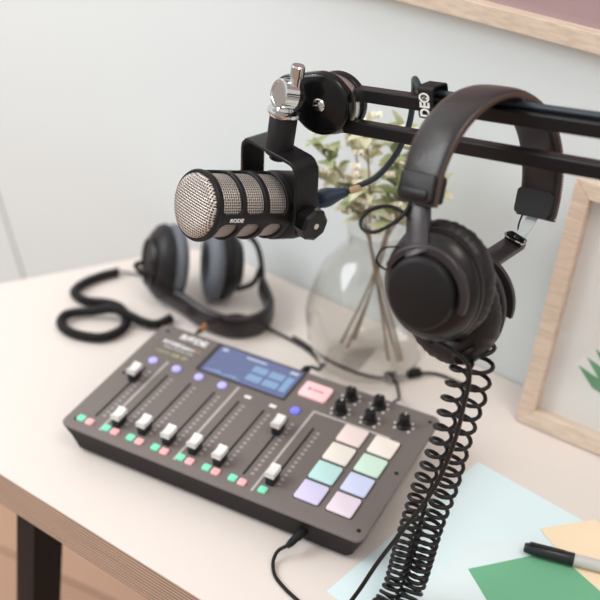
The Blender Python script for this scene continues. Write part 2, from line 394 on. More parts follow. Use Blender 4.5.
# screen
def screen_mat():
    mt = bpy.data.materials.new('lcd_screen'); mt.use_nodes = True; n = mt.node_tree.nodes; l = mt.node_tree.links; b = n['Principled BSDF']
    b.inputs['Base Color'].default_value = (*lin((84, 90, 118)), 1); b.inputs['Roughness'].default_value = .1
    b.inputs['Emission Color'].default_value = (*lin((100, 108, 158)), 1); b.inputs['Emission Strength'].default_value = .34
    return mt
flat('screen_bezel', 74, 143.5, 189, 198, 2.5, .35, mat('screen_surround', (56, 52, 56), .3))
sc = flat('screen', 80, 146.5, 185.5, 195.5, 1.2, .6, screen_mat(), h0=.35)
M['ui_teal'] = mat('screen_teal_glyph', (110, 134, 160), .15, emit=(118, 150, 190), estr=.4)
M['ui_white'] = mat('screen_pale_glyph', (120, 130, 150), .3, emit=(200, 212, 225), estr=.4)
mb = MB()
for k in range(9): mb.prism([(a/1000, b/1000) for a, b in ((84+k*5, 149), (87+k*5, 149), (87+k*5, 151+(k*5 % 4)), (84+k*5, 151+(k*5 % 4)))], D0, DX, DE, DN, .0006, .0008)
for a, b, c, d in ((132, 155, 150, 166), (153, 155, 171, 166), (132, 170, 150, 181), (153, 170, 171, 181), (174, 155, 182, 181)):
    mb.prism(rrect(a/1000, b/1000, c/1000, d/1000, .001, 2), D0, DX, DE, DN, .0006, .0008)
obj('screen_tile', mb, M['ui_teal'], sc, smooth=False)
for a, b, c, d in ((84, 187, 91, 192), (116, 187.5, 142, 190.5), (172, 187, 182, 192)):
    obj('screen_glyph', MB().prism(rrect(a/1000, b/1000, c/1000, d/1000, .0005, 2), D0, DX, DE, DN, .0006, .0008), M['ui_white'], sc, smooth=False)
rb = flat('record_button', 196, 160, 229, 184.5, 3, 3, M['rec'], bev=1.0, label='large lit pink record button')
mb = MB().prism(circle(.205, .1725, .0022, 14), D0, DX, DE, DN, .003, .0032)
for k in range(6): mb.prism(rrect((209+k*2.2)/1000, .1712, (210.6+k*2.2)/1000, .1738, .0003, 2), D0, DX, DE, DN, .003, .0032)
obj('record_mark', mb, mat('record_print', (190, 105, 112), .5), rb, smooth=False)
# knobs
for x, y in ((250, 157), (250.5, 182), (284, 159), (283, 184.5), (319, 169)):
    kb = obj('volume_knob', MB().lathe([(.0078, 0), (.0078, .002), (.0062, .0035), (.0058, .0135), (.005, .0145), (.0001, .0148)], dev(x, y), DN, 28), M['black'], con)
    obj('pointer', MB().box(dev(x, y+3.4, 14.9), (.0009, .004, .0004), Matrix((DX, DE, DN)).transposed()), M['print'], kb, smooth=False)
    mb = MB()
    for k in range(7):
        a = math.radians(-130+260*k/6); mb.prism(circle((x+10.3*math.sin(a))/1000, (y+10.3*math.cos(a))/1000, .0014, 10), D0, DX, DE, DN, 0, .0004)
    obj('knob_scale', mb, M['print'], con, smooth=False)
# pads
PC = [((213, 205, 236), (228, 212, 224)), ((188, 226, 222), (206, 212, 242)), ((236, 228, 216), (206, 232, 214)), ((238, 216, 212), (240, 228, 218))]
for j, row in enumerate(PC):
    for k, c in enumerate(row):
        x0 = (265, 300.5)[k]; y0 = 21.3+j*31
        nm = [('lavender', 'pale pink'), ('aqua', 'periwinkle'), ('cream', 'pale green'), ('blush', 'warm cream')][j][k]
        flat('sound_pad', x0-.9, y0-.9, x0+27.9, y0+27.2, 2.6, .3, M['slot'])
        flat('sound_pad', x0, y0, x0+27, y0+26.3, 2, 2.6, mat('lit_pad_'+nm.replace(' ', '_'), [v_*.93 for v_ in c], .4, emit=[v_+(255-v_)*.2 for v_ in c], estr=.2), bev=.8, h0=.3, label='square pad lit '+nm)
# print
text('logo_lettering', 'RØDE', dev(46, 186.5, .2), DX, DE, .0125, M['print'], con, bold=.0005, sx=1.05)
text('name_lettering', 'RØDECaster', dev(36, 170.5, .2), DX, DE, .0078, M['print'], con, bold=.0003)
text('name_lettering', 'Podcast Production Studio', dev(40, 163, .2), DX, DE, .0036, M['print'], con)
text('name_lettering', 'PRO', dev(59, 170.5, .2), DX, DE, .006, M['gold'], con)
text('port_lettering', '1 2 3 4  USB  BT', dev(37, 153, .2), DX, DE, .0062, M['print_yellow'], con, bold=.0002)
# front socket
obj('headphone_socket', MB().lathe([(.0052, 0), (.0052, .003), (.003, .003)], (.2885, .0072, .020), (0, -1, -.25), 20), M['amber'], con, label='amber ringed front socket')

# ================================================================== BOOM ARM
U0 = V((.2347, .1647, .4028)); U1 = V((.4659, .0896, .4524)); L0 = V((.2434, .1504, .3768)); L1 = V((.4747, .0752, .4263))
BD = (U1-U0).normalized(); BS = BD.cross(Z3).normalized(); BU = BS.cross(BD)
arm = thing('boom_arm', (1.02, .16, 0), 'black sprung boom arm of two parallel bars reaching in from the right', 'microphone arm')
def bar(A, B, wd, ht, name='bar'):
    d = (B-A).normalized(); s = d.cross(Z3).normalized(); u = s.cross(d)
    return obj(name, MB().box((A+B)/2, ((B-A).length, wd, ht), Matrix((d, s, u)).transposed()), M['black_satin'], arm, bevel=.0015)
EU = U0+BD*.62; EL = L0+BD*.62
bar(U0-BD*.012, EU, .012, .0125); bar(L0-BD*.012, EL, .012, .0125)
DN_ = V((-.02, -.99, .10)).normalized(); DC = V((.2155, .149, .3942)); du = basis(DN_, Z3)[0]; dr = du.cross(DN_)*1
dr = Z3.cross(DN_).normalized()   # points right as seen from the room
def tear(cx, cy, R, tipx, tipy, tr, n=30):
    # teardrop: big circle joined to a small one
    d = math.hypot(tipx-cx, tipy-cy); al = math.acos((R-tr)/d); th = math.atan2(tipy-cy, tipx-cx); out = []
    for k in range(n+1):
        a = th+al+(2*PI-2*al)*k/n; out.append((cx+R*math.cos(a), cy+R*math.sin(a)))
    for k in range(9):
        a = th-al+2*al*k/8; out.append((tipx+tr*math.cos(a), tipy+tr*math.sin(a)))
    return out
tp = tear(0, 0, .029, -.036, .006, .0125)
pl = MB().prism(tp, DC, dr, du, DN_, .001, .011, .004); obj('joint_plate', pl, M['black_gloss'], arm, sharp=50)
obj('bolt', MB().lathe([(.0062, 0), (.0062, .002), (.0052, .0032), (.0001, .0036)], DC+DN_*.011, DN_, 20), M['chrome'], arm, label='chrome bolt')
obj('joint_plate', MB().prism(circle(.006, -.002, .0285, 40), DC-DN_*.014, dr, du, DN_, -.004, .004, .0015), M['black_gloss'], arm, sharp=50)
obj('joint_ring', MB().prism(circle(.005, -.002, .027, 40), DC-DN_*.006, dr, du, DN_, -.004, .006), M['steel'], arm, sharp=50, label='thin bright steel ring')
# elbow, lower arm, base (right of the picture)
mb = MB().prism(tear(0, 0, .03, .06, -.03, .02), (EU+EL)/2, BD, BU, BS, -.012, .012, .003); obj('elbow_plate', mb, M['black_gloss'], arm, sharp=50)
EB = V((1.02, .16, .10)); bar((EU+EL)/2+V((.03, .0, -.01)), EB, .012, .0125); bar((EU+EL)/2+V((.055, .0, -.03)), EB+V((.025, 0, 0)), .012, .0125)
obj('base_post', MB().lathe([(.03, 0), (.03, .012), (.014, .018), (.012, .115)], (1.03, .16, .0), Z3, 28), M['black_satin'], arm)

# ================================================================== MICROPHONE
a = V((-.3690, -.8841, .2869)).normalized(); pv = V((.9229, -.3852, 0)); mu_ = pv.cross(a).normalized()
if mu_.z < 0: mu_ = -mu_
M0 = V((.1560, .0248, .3272))
mic = thing('microphone', M0-a*.06, 'dynamic microphone with silver mesh grille hung in a black bracket', 'microphone')
def mpt(s, r, ph): return M0 - a*s + mu_*(r*math.cos(ph)) + pv*(r*math.sin(ph))
R = .0285
# grille: dome face and cylinder, uv in millimetres
mb = MB(); mb.uv = []; nseg = 64
prof = [(.0001, -.0078), (.010, -.0076), (.019, -.0070), (.0255, -.0058), (.0284, -.0035), (.0290, -.0005), (.0290, .003)]
for r, s in prof:
    for k in range(nseg):
        ph = 2*PI*k/nseg; mb.v.append(mpt(s, r, ph)); mb.uv.append((1000*r*math.cos(ph)+200, 1000*r*math.sin(ph)+200))
for i in range(len(prof)-1):
    for k in range(nseg): mb.f.append((i*nseg+k, i*nseg+(k+1) % nseg, (i+1)*nseg+(k+1) % nseg, (i+1)*nseg+k))
gface = obj('grille_face', mb, M['grille'], mic, sharp=80, label='round silver mesh front')
mb = MB(); mb.uv = []
for s in (.001, .03, .06, .085):
    for k in range(nseg+1):
        ph = 2*PI*k/nseg; mb.v.append(mpt(s, R, ph)); mb.uv.append((1000*R*ph+200, 1000*s+200))
for i in range(3):
    for k in range(nseg): mb.f.append((i*(nseg+1)+k, i*(nseg+1)+k+1, (i+1)*(nseg+1)+k+1, (i+1)*(nseg+1)+k))
obj('grille', mb, M['grille'], mic, sharp=80, label='silver mesh sleeve behind the black ribs')
# ribbed shell with three rows of windows
PH0 = math.radians(93)       # angular place of the lettered rib
wins = [(.0048, .0268), (.0312, .0532), (.0576, .0796)]
rows = [x*.001 for x in range(0, 89)]; npz = 150
def inwin(s, ph):
    for s0, s1 in wins:
        if s0 < s < s1:
            d = ((ph-PH0) % (2*PI/3)); half = 2*PI/6; y = abs(d-half)*R; hw = (2*PI/3*R)/2-.0042
            x = abs(s-(s0+s1)/2); hx = (s1-s0)/2; rr = .006
            if y > hw: return False
            qx, qy = x-(hx-rr), y-(hw-rr)
            if qx > 0 and qy > 0 and qx*qx+qy*qy > rr*rr: return False
            return True
    return False
mb = MB(); RS = .0313
for s in rows:
    for k in range(npz): mb.v.append(mpt(s, RS, 2*PI*k/npz))
for i in range(len(rows)-1):
    for k in range(npz):
        if not inwin(rows[i]+.0005, 2*PI*(k+.5)/npz): mb.f.append((i*npz+k, i*npz+(k+1) % npz, (i+1)*npz+(k+1) % npz, (i+1)*npz+k))
sh = obj('ribbed_shell', mb, M['mic_black'], mic, sharp=60)
so = sh.modifiers.new('thick', 'SOLIDIFY'); so.thickness = .0028; so.offset = -1
obj('front_rim', MB().lathe([(.0295, .004), (.0313, .0042), (.0321, .003), (.0321, .001), (.0312, -.0006), (.0295, -.0006), (.0290, .001), (.0295, .004)], M0+a*.001, -a, 64, cap=False), M['mic_black'], mic, sharp=60)
obj('body', MB().lathe([(.0313, .0865), (.0323, .088), (.0323, .112), (.031, .118), (.027, .124), (.0225, .126), (.0001, .126)], M0, -a, 64), M['mic_black'], mic, sharp=50)
tx = (-a).normalized(); rad = (mu_*math.cos(PH0)+pv*math.sin(PH0)).normalized(); tu = rad.cross(tx)
text('lettering', 'RODE', M0-a*.0210+rad*.0320, tx, tu, .0048, M['print'], mic, bold=.00012, extrude=.0003, sx=1.2)
# bracket
PVT = M0-a*.0955+Z3*.002; ah = V((a.x, a.y, 0)).normalized(); HB = .054
sec = [(-.013, -.0019), (.013, -.0019), (.013, .0019), (-.013, .0019)]
path = [(-.0395, -.012), (-.0395, .045), (-.0385, .0495), (-.034, .0545), (-.0295, .0558), (.0295, .0558), (.034, .0545), (.0385, .0495), (.0395, .045), (.0395, -.012)]
P = [PVT+pv*x+Z3*z for x, z in path]
ups = []
for i in range(len(P)):
    t = (P[min(i+1, len(P)-1)]-P[max(i-1, 0)]).normalized(); ups.append(ah.cross(t).normalized())
obj('bracket', MB().sweep(P, [ah]*len(P), ups, sec), M['black_satin'], mic, sharp=50, bevel=.0008)
for sg in (1, -1):
    ax = pv*sg
    obj('bracket_knob', MB().lathe([(.0135, 0), (.0155, .002), (.0155, .012), (.0128, .0145), (.0001, .0145)], PVT+ax*.0414, ax, 8, ref=ah), M['black_gloss'], mic, sharp=25, smooth=False)
    obj('knob_bolt', MB().lathe([(.0028, 0), (.0028, .0006), (.0001, .0008)], PVT+ax*.0558, ax, 16), M['steel'], mic, label='small silver bolt head')
    obj('pivot_disc', MB().lathe([(.011, 0), (.011, .009)], PVT+ax*.0295, ax, 24), M['black_satin'], mic)
SB = PVT+Z3*.0578; sd = (Z3+r2*.1).normalized()
obj('mount_socket', MB().lathe([(.0055, -.006), (.0128, -.006), (.0128, .031), (.012, .032), (.0001, .032)], SB, sd, 36), M['mic_black'], mic, sharp=40)
obj('mount_nut', MB().lathe([(.008, -.012), (.009, -.006)], SB, sd, 20), M['black_gloss'], mic)
ST = SB+sd*.032
obj('collar', MB().lathe([(.0145, 0), (.0155, .0015), (.0155, .004), (.010, .0055), (.0075, .012)], ST, sd, 40), M['chrome'], arm, sharp=40, label='chrome collar ring')
KC = ST+sd*.0185; kn = (-r2*.8-fw*.55).normalized()
obj('knuckle', MB().lathe([(.0001, -.006), (.0125, -.006), (.0135, -.005), (.0135, .0085), (.0125, .0095), (.0108, .0098), (.0104, .0088), (.0001, .0092)], KC, kn, 40), M['chrome'], arm, sharp=35, label='chrome knuckle drum')
obj('knuckle_washer', MB().lathe([(.0001, -.0115), (.0118, -.0115), (.0128, -.0105), (.0128, -.006)], KC, kn, 32), M['black_gloss'], arm, sharp=35)
obj('knuckle_peg', MB().lathe([(.0052, 0), (.0054, .013), (.0064, .0132), (.0064, .0225), (.0055, .0235), (.0001, .0235)], KC+sd*.004+r2*.0065, sd, 24), M['chrome'], arm, sharp=35, label='chrome peg')
# plug + cable of the microphone
REAR = M0-a*.126
cab = thing('microphone_cable', REAR-a*.02, 'dark blue cable with plug running from the microphone over the arm', 'cable')
pd = (V((.2400, .1523, .3077))-REAR).normalized()
obj('plug', MB().lathe([(.0095, -.004), (.0098, .012), (.0088, .013), (.0088, .016), (.0095, .017), (.0092, .024), (.006, .034), (.0045, .042)], REAR+pd*.004, pd, 28), M['plug'], cab, sharp=40)
E1 = REAR+pd*.045
cp = spline([E1, E1+pd*.012, V((.2480, .1600, .3120)), V((.2655, .1665, .3250)), V((.2790, .1745, .3476)), V((.2856, .1820, .3732)), V((.2860, .1870, .3950)), V((.2875, .1830, .4120)), U0+BD*.068+BU*.0165-BS*.010] + [U0+BD*k_+BU*.0092-BS*.003 for k_ in (.082, .10, .15, .2, .3, .45, .60)] + [(EU+EL)/2+BU*.034+BD*.05, (EU+EL)/2+BD*.10+BU*.02, V((1.06, .16, .13)), V((1.085, .17, .04)), V((1.11, .19, .0035)), V((1.2, .25, .0035))], 10)
obj('cord', MB().tube(cp, .0029, 10), M['wire_blue'], cab)
obj('cable_label', MB().tube(cp[4:17], .0033, 12), M['gold'], cab, label='pale gold printed sleeve')
# strap
SC = (U0+BD*.096)
strap = thing('hook_loop_strap', SC, 'black strap with white lettering tying the cable to the top bar', 'strap')
sx_, sz_ = .0095, .0105
loop = [SC+BS*x+BU*z for x, z in rrect(-sx_, -sz_, sx_, sz_+.0065, .0035, 5)]
n_ = len(loop); ctr = SC+BU*.003
mb = MB(); mb.sweep(loop+[loop[0]], [BD]*(n_+1), [(p-ctr).normalized() for p in loop+[loop[0]]], [(-.0085, -.0008), (.0085, -.0008), (.0085, .0008), (-.0085, .0008)])
obj('strap_band', mb, M['rubber'], strap, sharp=50)
text('strap_lettering', 'DE®', SC+BS*(sx_+.0011)+BU*.0015, BU, -BD, .0145, M['print'], strap, bold=.0004, extrude=.0003, sx=.72)

# ================================================================== HEADPHONES ON THE ARM
hh = V((.4112, .8399, -.3542)); hw = (BD-hh*BD.dot(hh)).normalized(); hu = hw.cross(hh).normalized(); mid = V((.3920, .0893, .3738))
FB = V((.3613, .0267, .4002)); RB = V((.4226, .1519, .3474))
hp = thing('headphones', mid+hu*.085, 'black padded studio headphones hanging from the boom arm', 'headphones')
ts = [i/40*PI for i in range(-2, 43)]
P = [mid-hh*.0765*math.cos(t)+hu*.0835*math.sin(t) for t in ts]
no = [(-hh*math.cos(t)*1.05+hu*math.sin(t)).normalized() for t in ts]
def bsec(i):
    k = abs(ts[i]-PI/2)/(PI/2); wd = .0232-.003*k; th = .0062-.002*k; out = []
    for q in range(20):
        an = 2*PI*q/20; c, s = math.cos(an), math.sin(an)
        out.append((wd*math.copysign(abs(c)**.6, c), th*math.copysign(abs(s)**.75, s)))
    return out
obj('headband', MB().sweep(P, [hw]*len(P), no, bsec), M['leather'], hp, sharp=60)
for sg in (-1, 1):
    mb = MB(); Q = [p+hw*(sg*(.0229-.003*abs(t-PI/2)/(PI/2)))+n*.0008 for p, n, t in zip(P, no, ts)]
    Q = resample(Q, .0024)[0]
    for i in range(len(Q)-1):
        d = (Q[i+1]-Q[i]).normalized(); c = (Q[i]+Q[i+1])/2
        nn = (c-mid); nn = (nn-d*nn.dot(d)-hw*nn.dot(hw)).normalized()
        mb.box(c, (.0014, .0012, .0034), Matrix((d, hw*1.0, nn)).transposed())
    obj('stitching', mb, M['stitch'], hp, smooth=False, label='brown stitched edge')
def block(C, out):
    mb = MB().prism(rrect(-.0185, -.0112, .0185, .0112, .004), C, hw, hu, out, -.0065, .0075, .0015); b = obj('end_block', mb, M['black'], hp, sharp=40)
    obj('end_block_lip', MB().prism(rrect(-.014, -.0085, .014, -.0015, .003), C, hw, hu, out, .0075, .0092, .0008), M['black'], b, sharp=40)
block(FB, -hh); block(RB, hh)
def yoke(C0, ldir, side, cc, n, ang0, ang1, e1, e2, R_):
    """slider and shaft from block C0 along ldir, fork ring about cc in the e1/e2 plane"""
    nf = side.cross(ldir).normalized()
    Mx = Matrix((side, ldir, nf)).transposed()
    obj('slider', MB().box(C0+ldir*.016, (.011, .030, .0016), Mx), M['aluminium'], hp, bevel=.0004, label='bare metal slider')
    pts = [cc+e1*(R_*math.cos(ang0+(ang1-ang0)*k/36))+e2*(R_*math.sin(ang0+(ang1-ang0)*k/36)) for k in range(37)]
    rd = [(p-cc).normalized() for p in pts]
    def fs(i):
        q = 1-.35*abs(i-18)/18; return [(-.0048*q, -.0028), (.0048*q, -.0028), (.0048*q, .0012), (.0032*q, .0028), (-.0032*q, .0028), (-.0048*q, .0012)]
    return pts, fs, rd, Mx
# front cup
n1 = V((-.0902, -.9802, .1761)).normalized(); C1 = V((.3898, -.0020, .3350))
e1 = hu - n1*hu.dot(n1); e1.normalize(); e2 = n1.cross(e1)   # e1 up, e2 right when seen from outside
def cup(C, n, eu, lab):
    o = obj('ear_cup', MB().lathe([(.041, -.002), (.0436, .0), (.0434, .004), (.042, .0075), (.039, .0105), (.036, .0135), (.032, .0155), (.0001, .0155)], C, n, 56, ref=eu, sx=1.03, sy=.93), M['housing'], hp, sharp=30)
    obj('cup_rim', MB().lathe([(.0440, -.0035), (.0450, -.002), (.0450, .0005), (.0442, .002), (.043, .002)], C, n, 56, ref=eu, sx=1.03, sy=.93, cap=False), M['housing'], o, sharp=50)
    obj('cup_cap', MB().lathe([(.0285, .015), (.0282, .0235), (.027, .0262), (.024, .0275), (.0001, .0282)], C, n, 56, ref=eu, sx=1.05, sy=.98), M['cap'], o, sharp=50)
    pr = [(.0225+.0125, -.004)]
    for k in range(15):
        an = math.radians(-20-320*k/14+90); pr.append((.0345+.0135*math.cos(an), -.0145+.0132*math.sin(an)))
    # wrinkled ear pad
    mb = MB(); seg = 120; ax = n; ea, eb = basis(n, eu); loops = []
    rr = random.Random(3)
    wr = [rr.uniform(-1, 1) for _ in range(seg)]
    for r, h in pr:
        lp = []
        for k in range(seg):
            dr_ = .0007*wr[k]*(1 if r > .036 else .3); q = 2*PI*k/seg
            lp.append(C+ax*h+ea*((r+dr_)*1.03*math.cos(q))+eb*((r+dr_)*.93*math.sin(q)))
        loops.append(lp)
    mb.loft(loops, False); obj('ear_pad', mb, M['pad'], hp, sharp=80)
    obj('speaker_mesh', MB().lathe([(.0001, -.004), (.034, -.004), (.036, -.002)], C, n, 40, ref=eu, sx=1.03, sy=.93), M['rubber'], o, sharp=80)
    return o
cup(C1, n1, e1, 'front')
S1 = FB-hu*.008; S2 = FB-hu*.018+hh*.001; top1 = C1+n1*.0195+e1*.030+e2*.007; ld1 = (S2-S1).normalized()
A0 = FB-hu*.006
pts, fs, rd, Mx = yoke(A0, ld1, hw, C1+n1*.0175-e1*.0, n1, math.radians(-108), math.radians(66), e1, e2, .0335)
yk = obj('yoke', MB().sweep(pts, [r for r in rd], [n1]*len(pts), fs), M['yoke'], hp, sharp=40, bevel=.0006)
sp_ = spline([FB-hu*.0145, S2.lerp(top1, .35), top1, top1-e1*.004], 6)
tgn = (top1-S2).normalized(); sdv = (hw-tgn*hw.dot(tgn)).normalized(); nrm = sdv.cross(tgn)
if nrm.dot(n1) < 0: nrm = -nrm
obj('yoke_shaft', MB().sweep(sp_, [sdv]*len(sp_), [nrm]*len(sp_), [(-.0098, -.003), (.0098, -.003), (.0098, .002), (.008, .003), (-.008, .003), (-.0098, .002)]), M['yoke'], yk, sharp=40, bevel=.0008)
# rear cup
n2 = V((.2052, .9732, -.1036)).normalized(); C2 = V((.3980, .0500, .2928))
g1 = (hu-n2*hu.dot(n2)).normalized(); g2 = n2.cross(g1)
cup(C2, n2, g1, 'rear')
A2 = RB-hu*.010
cc2 = C2+n2*.020; T2 = V((.4131, .1025, .3091)); tg2 = T2-cc2; tg2 = (tg2-n2*tg2.dot(n2)).normalized(); ang = math.atan2(tg2.dot(g2), tg2.dot(g1))
pts, fs, rd, Mx = yoke(A2, (V((.4178, .1250, .3225))-A2).normalized(), hw, cc2, n2, ang-math.radians(88), ang+math.radians(88), g1, g2, .036)
yk = obj('yoke', MB().sweep(pts, rd, [n2]*len(pts), fs), M['yoke'], hp, sharp=40, bevel=.0006)
top2 = cc2+tg2*.036; F2 = V((.4178, .1240, .3215)); sp_ = spline([F2, F2.lerp(top2, .5), top2], 6); tgn = (top2-F2).normalized(); nrm = (-r2*.5-fw); nrm = (nrm-tgn*nrm.dot(tgn)).normalized(); sdv = tgn.cross(nrm)
obj('yoke_shaft', MB().sweep(sp_, [sdv]*len(sp_), [nrm]*len(sp_), [(-.0088, -.003), (.0088, -.003), (.0088, .002), (.007, .003), (-.007, .003), (-.0088, .002)]), M['yoke'], yk, sharp=40, bevel=.0008)
hc = F2+(top2-F2)*.12+nrm*.003
hg = obj('hinge', MB().prism(rrect(-.0085, -.006, .0085, .006, .002), hc, sdv, tgn, nrm, -.001, .004, .001), M['black_gloss'], yk, sharp=40)
obj('hinge_screw', MB().lathe([(.0028, 0), (.0028, .0008), (.0001, .001)], hc+nrm*.004, nrm, 14), M['chrome'], hg, label='silver screw')
obj('hinge_pin', MB().tube(spline([hc-sdv*.008-tgn*.002+nrm*.004, hc-sdv*.008+tgn*.007+nrm*.004, hc+sdv*.008+tgn*.007+nrm*.004, hc+sdv*.008-tgn*.002+nrm*.004], 5), .0009, 6), M['chrome'], hg, label='bent steel wire')
obj('signal_wire', MB().tube(spline([RB-hu*.010-hw*.012, RB-hu*.022-hw*.013-hh*.002, RB-hu*.034-hw*.012, RB-hu*.042-hw*.011], 6), .0008, 6), M['rubber'], hp)
lp_ = spline([(.3557, .0212, .3900), (.3549, .0105, .3821), (.3504, -.0015, .3776), (.3405, -.0105, .3719), (.3300, -.0097, .3710), (.3249, -.0032, .3745), (.3272, .0078, .3789), (.3388, .0159, .3821), (.3515, .0147, .3810), (.3620, .0100, .3790)], 8)
obj('signal_wire', MB().tube(lp_, .0016, 8), M['rubber'], hp)
q0 = C1+n1*.012-e1*-.018+e2*-.0
obj('signal_wire', MB().tube(spline([C1+n1*.010+e1*.028+e2*.028, C1+n1*.016+e1*.026+e2*.038, C1+n1*.016+e1*.014+e2*.043, C1+n1*.008+e1*.006+e2*.038], 8), .0009, 6), M['rubber'], hp)
# coiled cable: two hanging runs and the straight lead
cA = spline([(.4100, .0200, .2860), (.4170, .0150, .2680), (.4153, .0105, .2391), (.4127, .0052, .2051), (.4097, .0013, .1739), (.4024, -.0043, .1341), (.3991, -.0090, .1021), (.3961, -.0145, .0687), (.3943, -.0226, .0307), (.3910, -.0370, .0125), (.384, -.056, .0125), (.370, -.072, .0125)], 10)
cB = spline([(.4120, .0420, .2880), (.4270, .0330, .2700), (.4303, .0234, .2368), (.4268, .0197, .2062), (.4246, .0144, .1818), (.4206, .0095, .1315), (.4156, -.0004, .0933), (.4120, -.0079, .0483), (.4100, -.0140, .0240), (.4090, -.0330, .0125), (.403, -.058, .0125), (.390, -.080, .0125)], 10)
obj('coiled_cable', helix(cA, .0082, lambda t: .0145 if t < .35 else .0145-.0078*min(1, (t-.35)/.35), .00185), M['cord'], hp, sharp=80)
obj('coiled_cable', helix(cB, .0092, lambda t: .0148 if t < .35 else .0148-.0075*min(1, (t-.35)/.35), .00195), M['cord'], hp, sharp=80)
obj('cable_lead', MB().tube(spline([C1-n1*.006-e1*.047, V((.4250, .0030, .2680)), V((.4273, -.0010, .2250)), V((.4242, -.0070, .1841)), V((.4162, -.0190, .1451)), V((.3993, -.0300, .1035)), V((.3822, -.0400, .0623)), V((.3700, -.0500, .0279)), V((.360, -.060, .008)), V((.345, -.078, .003)), V((.32, -.09, .003))], 8), .002, 8), M['cord'], hp)
obj('strain_relief', MB().tube([C1-n1*.006-e1*.044, C1-n1*.006-e1*.051], .003, 10), M['rubber'], hp)

# ================================================================== FRONT JACK LEAD
jk = thing('jack_cable', (.2885, .002, .018), 'thin black jack lead plugged into the front of the console', 'cable')
j0 = V((.2885, .0070, .0195)); jd = V((-.25, -.95, -.22)).normalized()
obj('plug', MB().lathe([(.0032, -.002), (.0048, .001), (.0048, .012), (.004, .014), (.0036, .022), (.0024, .026)], j0+jd*.002, jd, 18), M['rubber'], jk)
obj('cord', MB().tube(spline([j0+jd*.026, (.2745, -.0245, .0085), (.2752, -.0350, .004), (.2840, -.0480, .0024), (.2985, -.0570, .0022), (.3154, -.0640, .0022), (.35, -.075, .0022)], 8), .0018, 8), M['rubber'], jk)

# ================================================================== PAPERS AND PEN
def sheet(name, pts, z, m, label, cat='paper', group=None, th=.0004):
    o = obj(name, MB().loft([[V((x, y, z)) for x, y in pts], [V((x, y, z+th)) for x, y in pts]]), m, None, smooth=False); return tag(o, label, cat, group)
sheet('paper_sheet', [(.335, -.040), (.3944, .2063), (.545, .168), (.60, -.02), (.52, -.10)], .0002, M['paper_blue'], 'large pale blue paper sheet lying under the coiled cable')
sheet('paper_sheet', [(.395, -.045), (.432, .090), (.520, .150), (.60, .06), (.56, -.09)], .0007, M['paper_blue2'], 'paler sheet on the blue paper, under the green card')
sheet('paper_card', [(.4408, .0522), (.4877, .0989), (.5450, .1160), (.5750, .060), (.505, -.01)], .0012, M['paper_green'], 'green paper card under the marker pen')
sheet('paper_card', [(.4848, .1399), (.5300, .1815), (.585, .150), (.5650, .085), (.5199, .1100)], .0017, M['paper_cream'], 'cream paper card with a pointed corner behind the pen')
p0 = V((.4796, .1000, .0085)); p1 = V((.605, .122, .0085)); pdv = (p1-p0).normalized()
pen = thing('marker_pen', (p0+p1)/2-Z3*.0065, 'black-capped grey marker pen lying on the green card', 'pen')
obj('pen_cap', MB().lathe([(.0001, 0), (.0042, .0004), (.005, .002), (.0062, .012), (.0066, .048), (.0063, .0485)], p0, pdv, 24), M['pen_black'], pen, sharp=50)
obj('barrel', MB().lathe([(.0058, .0), (.0058, .07), (.004, .08), (.0001, .081)], p0+pdv*.048, pdv, 24), M['pen_grey'], pen, sharp=50)
pe = basis(pdv, Z3)[0]
obj('clip', MB().box(p0+pdv*.022+pe*.0072, (.034, .0036, .0014), Matrix((pdv, pdv.cross(pe), pe)).transposed()), M['pen_black'], pen, bevel=.0004)

# ================================================================== STANDING FRAME
fb0 = V((.4074, .3059, 0)); fd = (V((.4921, .2947, 0))-fb0).normalized(); fn = V((-fd.y, fd.x, 0))
lean = math.radians(10); fu = (Z3*math.cos(lean)+fn*math.sin(lean)); fz = fd.cross(fu)  # fz faces the room
fr = thing('picture_frame', fb0+fd*.15, 'pale wooden picture frame with a green leaf print standing on the desk', 'picture frame')
W_, H_, B_ = .30, .29, .019
def frail(name, poly, m, z0, z1, par=fr): return obj(name, MB().prism(poly, fb0, fd, fu, fz, z0, z1), m, par, smooth=False, bevel=.001)
frail('frame_rail', [(0, 0), (W_, 0), (W_-B_, B_), (B_, B_)], M['wood_h'], -.011, .011)
frail('frame_rail', [(0, H_), (B_, H_-B_), (W_-B_, H_-B_), (W_, H_)], M['wood_h'], -.011, .011)
frail('frame_rail', [(0, 0), (B_, B_), (B_, H_-B_), (0, H_)], M['wood'], -.011, .011)
frail('frame_rail', [(W_, 0), (W_, H_), (W_-B_, H_-B_), (W_-B_, B_)], M['wood'], -.011, .011)
frail('mat_board', rrect(B_-.003, B_-.003, W_-B_+.003, H_-B_+.003, .001), M['mat_board'], -.008, -.003)
mb = MB()
for k in range(9):
    t = k/8; bx, by = .098+.02*t, .060+.10*t; L_ = .055*(1-.5*t)
    for s in (-1, 1):
        an = math.radians(90-s*(62-20*t)); dx, dy = math.cos(an), math.sin(an)
        mb.prism([(bx, by), (bx+dx*L_*.5-dy*.007, by+dy*L_*.5+dx*.007), (bx+dx*L_, by+dy*L_), (bx+dx*L_*.5+dy*.007, by+dy*L_*.5-dx*.007)], fb0, fd, fu, fz, -.003, -.0026)
obj('leaf_print', mb, M['print_leaf'], fr, smooth=False, label='printed green leaf')
frail('glazing', rrect(B_-.002, B_-.002, W_-B_+.002, H_-B_+.002, .001), M['pane'], .002, .0035)
